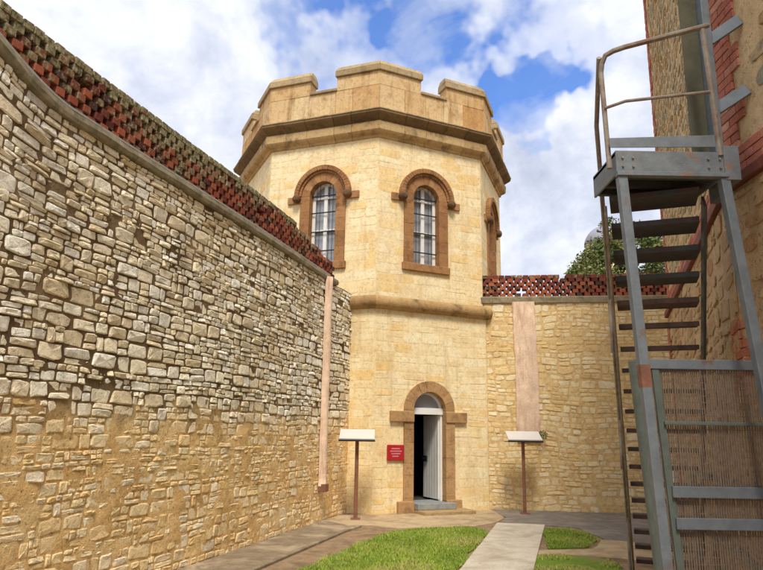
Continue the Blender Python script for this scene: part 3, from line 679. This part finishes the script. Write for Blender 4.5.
# ------------------------------------------------------------------ lectern signs
def lectern(x0, x1, y, zc, px, label, mat_, ry=0):
    t = thing('lectern_sign', label, 'sign', (px, y, 0), 'tilted white information panels on posts')
    mb = MB(); mb.tube([(px, y, 0), (px, y, zc-.04)], .035, 8); mb.box(px-.09, px+.09, y-.09, y+.09, .012, .03); mb.build('post', M['rustpost'], t)
    mb = MB(); zf, zr = zc-.085, zc+.085; yf, yr = y-.22, y+.15
    mb.hexa([(x0, yf, zf), (x1, yf, zf), (x1, yr, zr), (x0, yr, zr), (x0, yf-.01, zf+.03), (x1, yf-.01, zf+.03), (x1, yr-.01, zr+.03), (x0, yr-.01, zr+.03)])
    mb.build('panel', M['panel'], t, bevel=.004)
    pn_ = [o_ for o_ in C.objects if o_.name.startswith('panel') and o_.parent == t][0]
    g_ = MB(); fz = (zr-zf)/(yr-yf); q_ = lambda x, y, e: (x, y, zf+.03+(y-yf)*fz+e)
    g_.hexa([q_(x0+.06, yf+.05, -.001), q_(x1-.06, yf+.05, -.001), q_(x1-.06, yr-.05, -.001), q_(x0+.06, yr-.05, -.001), q_(x0+.06, yf+.05, .003), q_(x1-.06, yf+.05, .003), q_(x1-.06, yr-.05, .003), q_(x0+.06, yr-.05, .003)])
    g_.build('faded_sheet', M['sheet'], pn_)
    mb = MB(); mb.box(x0-.012, x1+.012, yf-.018, yf+.012, zf-.025, zf+.008); mb.beam((x0+.06, yf, zf-.012), (x0+.06, yr, zr-.012), .03, .03); mb.beam((x1-.06, yf, zf-.012), (x1-.06, yr, zr-.012), .03, .03)
    mb.box(px-.12, px+.12, y-.10, y+.05, zc-.08, zc-.045)
    mb.build('panel_frame', M['iron'], t, bevel=.003)
lectern(-.74, -.08, 12.70, 1.52, -.41, 'white tilted information panel on a rusty post left of the tower door', None)
lectern(2.66, 3.36, 13.95, 1.54, 3.0, 'white tilted information panel on a rusty post in front of the pink pilaster', None)
# weed growing from back wall
mb = MB(); rnd = random.Random(4)
for _ in range(160):
    a = rnd.uniform(0, 2*pi); rr_ = rnd.random()**.5*.11; x = 3.52+rr_*cos(a); z = 1.56+rr_*sin(a)*.9; y = 14.47-rnd.uniform(0, .12); s = rnd.uniform(.015, .035); b = rnd.uniform(0, pi)
    mb.add([(x, y, z), (x+s*cos(b), y-.01, z+s*sin(b)), (x+s*cos(b+.9), y-.02, z+s*sin(b+.9))], [(0, 1, 2)], (rnd.random(), 0, 0))
tag(mb.build('wall_weed', M['leaf'], base=(3.52, 14.4, 1.56)), 'small green weed growing out of the wall beside the white panel', 'plant')

# ------------------------------------------------------------------ right building
A_ = (2.95, 5.22); B_ = (5.0, 11.1)
bld = thing('cell_block', 'tall rubble stone building with red brick quoins behind the steel staircase', 'building', (4.5, 6, 0))
mpN, NL = mapper([(2.90, -9), (2.90, -2), A_], 1)
if mpN(1, 0, 1)[0] > 2.90: mpN, NL = mapper([(2.90, -9), (2.90, -2), A_], -1)
mpS, SL = mapper([A_, B_], 1)
if mpS(1, 0, 1)[0] > mpS(1, 0, 0)[0]: mpS, SL = mapper([A_, B_], -1)
mpE, EL = mapper([B_, (12.5, 9.4)], 1)
if mpE(1, 0, 1)[1] < mpE(1, 0, 0)[1]: mpE, EL = mapper([B_, (12.5, 9.4)], -1)
HT = 10.3
lo = MB(); hi = MB(); slo = MB(); shi = MB()
for mp, L, s in ((mpN, NL, 1), (mpS, SL, 2), (mpE, EL, 3)):
    u0 = NL-8 if s == 1 else 0
    grid(lo, mp, u0, L, 0, 3.60, .07, lambda u, z: .03+.008*nz(u*5, z*5, 2))
    grid(hi, mp, u0, L, 3.6, HT, .09, lambda u, z: .008*nz(u*5, z*5, 2))
    if s < 3:
        rubble(slo, (lambda mp_: lambda u, z, d: mp_(u, z, d+.03))(mp), u0, L, 0, 3.6, (.10, .28), (.18, .6), .012, (.004, .020), wav=.05, split=.35, jit=.28, seed=60+s)
        qs = (lambda L_, s_: (lambda u, z, w, h: (u+w > L_-.34 if s_ == 1 else (u-w < .28 or u+w > L_-.3))))(L, s)
        rubble(shi, mp, u0, L, 3.93, HT, *(((.16, .36), (.22, .6), .028, (.006, .030)) if s == 1 else ((.10, .26), (.12, .40), .014, (.003, .016))), qs, wav=.06, split=.3, jit=.34, npt=11, sq=2.8, seed=70+s)
lo.build('lower_wall', M['rb_mlow'], bld, smooth=True); hi.build('upper_wall', M['rb_mortar'], bld, smooth=True)
slo.build('lower_rubble', M['rb_low'], bld); shi.build('upper_rubble', M['rb_stone'], bld)
# brick quoins and string band
q = MB(); qL = MB(); qG = MB(); qF = MB(); qB = MB(); rnd = random.Random(2)
def bricks(mp, u0, u1, z0, z1, d0, d1, L=.225, h=.076, tgt=None):
    tgt = tgt or q
    z = z0; r = 0
    while z+h <= z1+.001:
        u = u0-(L/2 if r % 2 else 0)
        while u < u1-.02:
            a, b = max(u, u0), min(u+L, u1)
            if b-a > .03: tgt.fbox(mp, a+.004, b-.004, z+.004, z+h-.004, d0, d1+rnd.uniform(-.003, .003), (rnd.random(), 0, 0))
            u += L
        z += h; r += 1
nq = int((HT-3.93)/.228)
for i in range(nq):
    z = 3.93+i*.228
    w1, w2 = ((.36, .24) if i % 2 else (.24, .36))
    bricks(mpN, NL-w1, NL+.012, z, z+.228, -.02, .022); bricks(mpS, -.012, w2, z, z+.228, -.02, .022)
    bricks(mpS, SL-w1, SL+.012, z, z+.228, -.02, .022, tgt=qF)
for i in range(15):
    z = .02+i*.228; w1 = .36 if i % 2 else .24
    if 8 <= i <= 10: bricks(mpN, NL-w1, NL+.02, z, z+.228, 0, .048, tgt=qL); bricks(mpS, -.02, .6-w1, z, z+.228, 0, .048, tgt=qL)
    bricks(mpS, SL-w1, SL+.02, z, z+.228, 0, .062, tgt=qG)
bricks(mpN, NL-8, NL+.03, 3.70, 3.93, -.02, .045, tgt=qB); bricks(mpS, -.03, SL+.03, 3.70, 3.93, -.02, .045, tgt=qB)
q.build('brick_quoins', M['qbrick'], bld, bevel=.003); qF.build('brick_quoins', M['qbrick'], bld, bevel=.003); qL.build('brick_quoins', M['qbrick'], bld, bevel=.003); qG.build('brick_quoins', M['qbrick'], bld, bevel=.003); qB.build('brick_band', M['qbrick'], bld, bevel=.003)
mb = MB()
for mp, a, b in ((mpN, NL-8, NL+.05), (mpS, -.03, SL+.05), (mpE, -.03, EL)): mb.fbox(mp, a, b, 3.60, 3.698, -.02, .085)
mb.build('ledge', M['redox'], bld, bevel=.01)
mb = MB()
for mp, a, b in ((mpN, NL-8, NL+.12), (mpS, -.05, SL+.12), (mpE, -.05, EL)): mb.fbox(mp, a, b, HT, HT+.25, -.5, .12)
mb.build('eaves_course', M['cornice'], bld)
mb = MB(); R_ = [(2.95, -2.7), (2.95, 5.2), (5.0, 11.05), (12.4, 9.4), (12.4, -2.7)]
mb.add([(x, y, HT+.2) for x, y in R_], [tuple(range(5))]); mb.add([(2.95, -2.7, 0), (12.4, -2.7, 0), (12.4, -2.7, HT+.2), (2.95, -2.7, HT+.2)], [(0, 1, 2, 3)]); mb.add([(12.4, 9.4, 0), (12.4, -2.7, 0), (12.4, -2.7, HT+.2), (12.4, 9.4, HT+.2)], [(0, 1, 2, 3)])
mb.build('roof', M['lead'], bld)
mb = MB(); mb.tube([mpS(SL-.2, .25, .12), mpS(SL-.2, 1.15, .12)], .05, 10); mb.build('drainpipe', M['pvc'], bld)

# ------------------------------------------------------------------ staircase
stair = thing('steel_staircase', 'grey rusty steel external staircase with dark open treads and top landing', 'staircase', (2.6, 6.5, 0))
SD = Vector((.357, .934)); SP = Vector((.934, -.357)); SW = .67
def tp(n): return Vector((3.04-.065*n, 8.15-.17*n, .19+.185*n))
NT = 19
for i in range(NT):
    p = tp(i); mb = MB(); b0 = Vector((p.x, p.y)); tz = p.z
    dep = .34 if i >= 16 else (.27 if i >= 14 else .225)
    cs = [b0+SP*.0-SD*.03, b0+SP*SW-SD*.03, b0+SP*SW+SD*(dep-.03), b0+SD*(dep-.03)]
    mb.hexa([(*q_, tz-(.045 if i >= 14 else .022)) for q_ in cs]+[(*q_, tz) for q_ in cs])
    f0 = b0-SD*.034
    mb.hexa([(*(f0), tz-.042), (*(f0+SP*SW), tz-.042), (*(f0+SP*SW+SD*.008), tz-.042), (*(f0+SD*.008), tz-.042), (*f0, tz+.002), (*(f0+SP*SW), tz+.002), (*(f0+SP*SW+SD*.008), tz+.002), (*(f0+SD*.008), tz+.002)])
    mb.build('tread', M['grate'] if i >= 15 else M['tread'], stair, bevel=.004)
for s, off in ((0, -.035), (1, SW+.035)):
    a = tp(-1.1); b = tp(NT-1.3); o = SP*off; mb = MB()
    mb.beam((a.x+o.x, a.y+o.y, a.z-.0), (b.x+o.x, b.y+o.y, b.z-.04), .022, .19); mb.build('stringer', M['grate'] if s else M['rail'], stair, bevel=.004)
LZ = 3.74; LY0, LY1 = 4.68, 5.22; LX0, LX1 = 1.79, 2.62
mb = MB(); mb.box(LX0, LX1, LY0+.02, LY1, LZ-.03, LZ)
for y in (LY0+.10, LY0+.30, LY0+.48): mb.box(LX0+.03, LX1-.03, y, y+.05, LZ-.17, LZ-.03)
landing = mb.build('landing', M['grate'], stair, bevel=.003)
mb = MB(); mb.box(LX0, LX1+.02, LY0-.0, LY0+.018, LZ-.165, LZ+.01); mb.box(LX0, LX1+.02, LY0-.02, LY0+.04, LZ-.20, LZ-.166); mb.box(LX0, LX0+.018, LY0+.02, LY1, LZ-.18, LZ+.01); mb.box(LX1+.002, LX1+.02, LY0+.02, LY1, LZ-.18, LZ+.01)
mb.build('fascia', M['steel_rust'], landing, bevel=.003)
mb = MB(); mb.hexa([(LX0-.04, LY0-.005, LZ+.03), (LX1-.05, LY0-.005, LZ+.05), (LX1-.05, LY0+.003, LZ+.05), (LX0-.04, LY0+.003, LZ+.03), (LX0-.04, LY0-.005, LZ+.11), (LX1-.05, LY0-.005, LZ+.15), (LX1-.05, LY0+.003, LZ+.15), (LX0-.04, LY0+.003, LZ+.11)])
mb.build('toe_board', M['steel'], landing, bevel=.002)
# support posts, splayed
for (xt, xb, nm) in ((1.835, 1.99, 0), (2.62, 2.92, 1)):
    mb = MB(); mb.beam((xb, LY0+.03, 0), (xt, LY0+.03, LZ-.20), .07, .07, up=(0, 1, 0)); o = mb.build('support_post', M['steel'], stair, bevel=.005)
    mb = MB(); mb.box(xb-.08, xb+.08, LY0-.05, LY0+.11, 0, .015); mb.build('base_plate', M['steel'], o)
mb = MB(); t_ = lambda z: 1.99+(1.835-1.99)*z/3.54
z0_, z1_ = 1.94, 2.10; mb.beam((t_(z0_), LY0+.03, z0_), (t_(z1_), LY0+.03, z1_), .0715, .0715, up=(0, 1, 0)); mb.build('rust_patch', M['rustpost'], stair)
# handrails
def rail_curve(z, xr, zr):
    P = [(LX0-.055, LY0+.05, z-.16), (LX0-.050, LY0+.03, z-.09), (LX0-.03, LY0-.0, z-.035), (LX0+.03, LY0-.02, z-.005), (LX0+.12, LY0-.02, z+.03)]
    return P+[(xr, LY0-.02, zr)]
mb = MB()
fl = (LX0-.055, LY0+.05)
mb.tube([(fl[0]+.02, fl[1], LZ-.12)]+rail_curve(4.60, 2.60, 4.84), .021, 8)
mb.tube([(LX0-.05, LY0+.03, 4.12), (LX0+.1, LY0-.015, 4.16), (2.56, LY0-.02, 4.25)], .013, 8)
mb.tube([(2.55, LY0-.02, 4.80), (2.57, LY0-.02, 4.3), (2.60, LY0-.0, LZ-.02)], .022, 8)
mb.build('landing_guardrail', M['rail'], stair, smooth=False)
def offp(n, dz, off=-.07): p = tp(n); return (p.x+SP.x*off, p.y+SP.y*off, p.z+dz)
mb = MB(); mb.tube([(fl[0]-.012, fl[1]-.01, 4.57), offp(17, .92), offp(1, .92), offp(-.4, .86), offp(-.7, .6)], .020, 8)
mb.tube([offp(17, .46), offp(0, .46)], .013, 8)
for k in (.0, 6, 12): mb.tube([offp(k, -.05), offp(k, .92)], .018, 8)
mb.tube([offp(-.6, .65), (offp(-.6, 0)[0], offp(-.6, 0)[1], 0)], .018, 8)
mb.build('stair_handrail', M['rail'], stair)
# column with wall brackets
mb = MB(); a, b = (2.70, 4.97), (2.80, 4.97)
mb.box(2.515, 2.66, 4.93, 4.945, 3.60, 9.5); col = mb.build('column_web', M['olive'], stair, bevel=.002)
mb = MB(); mb.box(2.662, 2.73, 4.85, 5.02, 3.45, 9.5); mb.build('column', M['steel'], stair, bevel=.004)
for z in (4.22, 4.85, 5.7, 6.6):
    mb = MB(); mb.beam((2.72, 4.88, z), (2.93, 4.78, z+.13), .03, .10); mb.build('bracket', M['steel'], stair, bevel=.003)
mb = MB(); mb.box(2.62, 2.74, 4.67, 4.80, 3.52, 3.80); mb.build('joint_plate', M['steel_rust'], stair, bevel=.004)
for bx_ in (LX0+.05, LX0+.13, LX1-.12, LX1-.03):
    for bz in (LZ-.05, LZ-.12): mb = MB(); mb.tube([(bx_, LY0-.012, bz), (bx_, LY0+.005, bz)], .009, 6); mb.build('bolt', M['rail'], landing)
# enclosure below landing
enc = thing('mesh_enclosure', 'grey steel framed wire mesh enclosure below the staircase landing', 'enclosure', (2.4, 5.0, 0))
EY = 5.0
mb = MB(); mb.beam((2.07, EY, 0), (1.94, EY, 2.16), .065, .05, up=(0, 1, 0)); mb.build('stile', M['steel_green'], enc, bevel=.004)
mb = MB(); mb.beam((2.21, EY, 0), (2.10, EY, 2.10), .055, .04, up=(0, 1, 0)); mb.build('stile', M['steel_green'], enc, bevel=.004)
mb = MB(); mb.box(1.95, 2.87, EY-.028, EY+.028, 2.10, 2.175); mb.build('top_rail', M['steel'], enc, bevel=.004)
for z0_, z1_, x0_ in ((1.165, 1.245, 2.15), (.945, 1.025, 2.16), (1.685, 1.71, 2.13), (.30, .37, 2.19)):
    mb = MB(); mb.box(x0_, 2.88, EY-.045, EY-.022, z0_, z1_); mb.build('rail', M['steel'] if z0_ != 1.685 else M['steel_green'], enc, bevel=.003)
mb = MB(); x = 2.0
while x < 2.88: mb.box(x, x+random.uniform(.008, .0135), EY-.003, EY+.002, .05, 2.10); x += random.uniform(.0155, .021)
z = .05
while z < 2.1: mb.box(1.99, 2.88, EY+.002, EY+.0055, z, z+.005); z += .05
mb.build('mesh_panel', M['wire'], enc)
mb = MB()   # return side of enclosure, running back along the stair
mb.beam((3.72, 8.0, .0), (3.72, 8.0, 1.2), .05, .05, up=(0, 1, 0)); mb.beam((2.86, EY+.03, 1.2), (3.72, 8.0, 1.2), .04, .06); mb.beam((2.86, EY+.03, .62), (3.72, 8.0, .62), .04, .06)
mb.build('side_frame', M['steel_green'], enc)

# ------------------------------------------------------------------ tree and dome beyond the wall
tree = thing('leafy_tree', 'dark green leafy tree rising beyond the back wall', 'tree', (10.2, 26, 0))
mb = MB(); mb.tube([(10.2, 26, 0), (10.1, 26, 3), (10.3, 26.1, 6), (10.2, 26, 8.4)], [.28, .22, .15, .05], 9)
rnd = random.Random(12); tips = []
for i in range(14):
    a = i*2.4; z = rnd.uniform(4.8, 7.4); r_ = rnd.uniform(1.1, 2.2); e = (10.2+r_*cos(a), 26+r_*sin(a), z+rnd.uniform(.5, 1.5)); mb.tube([(10.2, 26, z-.6), ((10.2+e[0])/2, (26+e[1])/2, z), e], [.08, .05, .02], 6); tips.append(e)
mb.build('trunk', M['bark'], tree)
mb = MB(); cl = []
for i in range(85):
    a = rnd.uniform(0, 2*pi); b = rnd.uniform(-.8, 1); rr_ = rnd.uniform(.5, 1)**.5
    cl.append((9.95+1.9*rr_*cos(a)*sqrt(max(.05, 1-b*b*.8)), 26+2.2*rr_*sin(a)*sqrt(max(.05, 1-b*b*.8)), 7.6+2.3*b*rr_, rnd.uniform(.35, .75), rnd.random()))
for (cx, cy, cz, cr, ct) in cl:
    for _ in range(300):
        v = Vector((rnd.gauss(0, 1), rnd.gauss(0, 1), rnd.gauss(0, 1))).normalized()*cr*rnd.random()**.4
        p = Vector((cx, cy, cz))+Vector((v.x, v.y, v.z*.75)); s = rnd.uniform(.05, .10)
        a = Vector((rnd.gauss(0, 1), rnd.gauss(0, 1), rnd.gauss(0, .6))).normalized(); b = a.cross(Vector((rnd.gauss(0, 1), rnd.gauss(0, 1), rnd.gauss(0, 1)))).normalized()
        mb.add([p-a*s, p+b*s*.5, p+a*s, p-b*s*.5], [(0, 1, 2, 3)], (clamp(ct*.6+rnd.uniform(0, .4)), 0, 0))
mb.build('crown', M['leaf'], tree)
dome = thing('domed_turret', 'distant grey domed turret behind the tree', 'building', (15.0, 42, 0))
mb = MB(); mb.tube([(15, 42, 0), (15, 42, 14.0)], 1.25, 20); mb.build('wall', M['tw_mortar'], dome)
mb = MB(); mb.tube([(15, 42, 14.0+1.35*sin(a*.5*pi/8)) for a in range(9)], [max(.02, 1.4*cos(a*.5*pi/8)) for a in range(9)], 24); mb.build('dome', M['lead'], dome, smooth=True)

# ------------------------------------------------------------------ camera
F, TH, RO = 651.6, .221, .017
cam = bpy.data.cameras.new('camera'); co = bpy.data.objects.new('camera', cam); C.objects.link(co)
cam.sensor_width = 36; cam.lens = F/763*36; cam.clip_end = 2000; cam.clip_start = .05
f0 = Vector((0, cos(TH), sin(TH))); u0 = Vector((0, -sin(TH), cos(TH))); r0 = Vector((1, 0, 0))
r_ = cos(RO)*r0+sin(RO)*u0; u_ = -sin(RO)*r0+cos(RO)*u0
from mathutils import Matrix
co.matrix_world = Matrix(((r_.x, u_.x, -f0.x, 0), (r_.y, u_.y, -f0.y, 0), (r_.z, u_.z, -f0.z, 1.6), (0, 0, 0, 1)))
S.camera = co

# ------------------------------------------------------------------ light
EL_, AZ = radians(56), Vector((.05, -1)).normalized()
sd = Vector((AZ.x*cos(EL_), AZ.y*cos(EL_), sin(EL_)))
sl = bpy.data.lights.new('sun', 'SUN'); sl.energy = 2.5; sl.angle = radians(16); sl.color = (1, .92, .80)
so = bpy.data.objects.new('sun', sl); C.objects.link(so); so.rotation_euler = (-sd).to_track_quat('-Z', 'Y').to_euler()
W = bpy.data.worlds.new('World'); S.world = W; W.use_nodes = True; nt = W.node_tree; nt.nodes.clear()
n = N(nt); out = nt.nodes.new('ShaderNodeOutputWorld'); bg = nt.nodes.new('ShaderNodeBackground'); nt.links.new(bg.outputs[0], out.inputs[0])
sky = nt.nodes.new('ShaderNodeTexSky'); sky.sky_type = 'NISHITA'; sky.sun_disc = False; sky.sun_elevation = EL_; sky.sun_rotation = atan2(sd.x, sd.y); sky.ozone_density = 3.5
bg.inputs[1].default_value = .1
n.co = n.tc.outputs['Generated']
cow = nt.nodes.new('ShaderNodeTexNoise'); cow.inputs['Scale'].default_value = 6; cow.inputs['Detail'].default_value = 4; cow.inputs['Roughness'].default_value = .55; nt.links.new(n.co, cow.inputs['Vector'])
sb = nt.nodes.new('ShaderNodeVectorMath'); sb.operation = 'SUBTRACT'; nt.links.new(cow.outputs['Color'], sb.inputs[0]); sb.inputs[1].default_value = (.5, .5, .5)
sc_ = nt.nodes.new('ShaderNodeVectorMath'); sc_.operation = 'SCALE'; nt.links.new(sb.outputs[0], sc_.inputs[0]); sc_.inputs['Scale'].default_value = .07
ad = nt.nodes.new('ShaderNodeVectorMath'); nt.links.new(n.co, ad.inputs[0]); nt.links.new(sc_.outputs[0], ad.inputs[1])
def px(x, y):
    v = f0+r_*((x-381.5)/F)-u_*((y-285)/F); return v.normalized()
def blob(x, y, rad):
    v = px(x, y); d = nt.nodes.new('ShaderNodeVectorMath'); d.operation = 'DOT_PRODUCT'; nt.links.new(ad.outputs[0], d.inputs[0]); d.inputs[1].default_value = v
    mr = nt.nodes.new('ShaderNodeMapRange'); mr.interpolation_type = 'SMOOTHSTEP'; mr.inputs[1].default_value = cos(radians(rad)); mr.inputs[2].default_value = cos(radians(rad*.15)); nt.links.new(d.outputs['Value'], mr.inputs[0]); return mr.outputs[0]
tot = None
for (x, y, rd, w) in ((400, 10, 11, .95), (430, 35, 6, .4), (350, -5, 6, .5), (510, 55, 6, .4), (550, 10, 6, .2), (504, 122, 4.5, .8), (530, 95, 6, .2), (620, 60, 6, .05), (90, 5, 6, .15)):
    b = n.math('MULTIPLY', blob(x, y, rd), w); tot = b if tot is None else n.math('ADD', tot, b)
cn = n.noise(5.5, 6, .55, .5, (1, 1, 1.3)); cn2 = n.noise(3.0, 7, .6, .4, (1, 1, 1.6)); cn3 = n.noise(13, 6, .6, .3)
blue = n.math("MULTIPLY", n.math("MULTIPLY", tot, .66), n.math('ADD', .62, n.math('MULTIPLY', n.math('SUBTRACT', cn, .5), 2.3)))
bm = n.math('MULTIPLY', n.mask(blue, .05, .88), .92)
bm = n.math('MAXIMUM', bm, 0)
cl1 = n.ramp(n.math('ADD', n.math('MULTIPLY', cn2, .7), n.math('MULTIPLY', cn3, .3)), [(.33, (3.6, 4.0, 5.2)), (.45, (5.1, 5.5, 6.5)), (.54, (6.7, 6.9, 7.5)), (.66, (7.8, 7.9, 8.1))])
# a clear sky gap shows the Nishita sky, deepened as by the photo's polariser
skyc = n.mix(1.0, sky.outputs[0], (.75, 1.2, 1.85), 'MULTIPLY')
colr = n.mix(bm, cl1, skyc)
nt.links.new(colr, bg.inputs[0])
S.view_settings.view_transform = 'Standard'; S.view_settings.look = 'None'; S.view_settings.gamma = 1; S.view_settings.exposure = .54; S.view_settings.use_curve_mapping = False
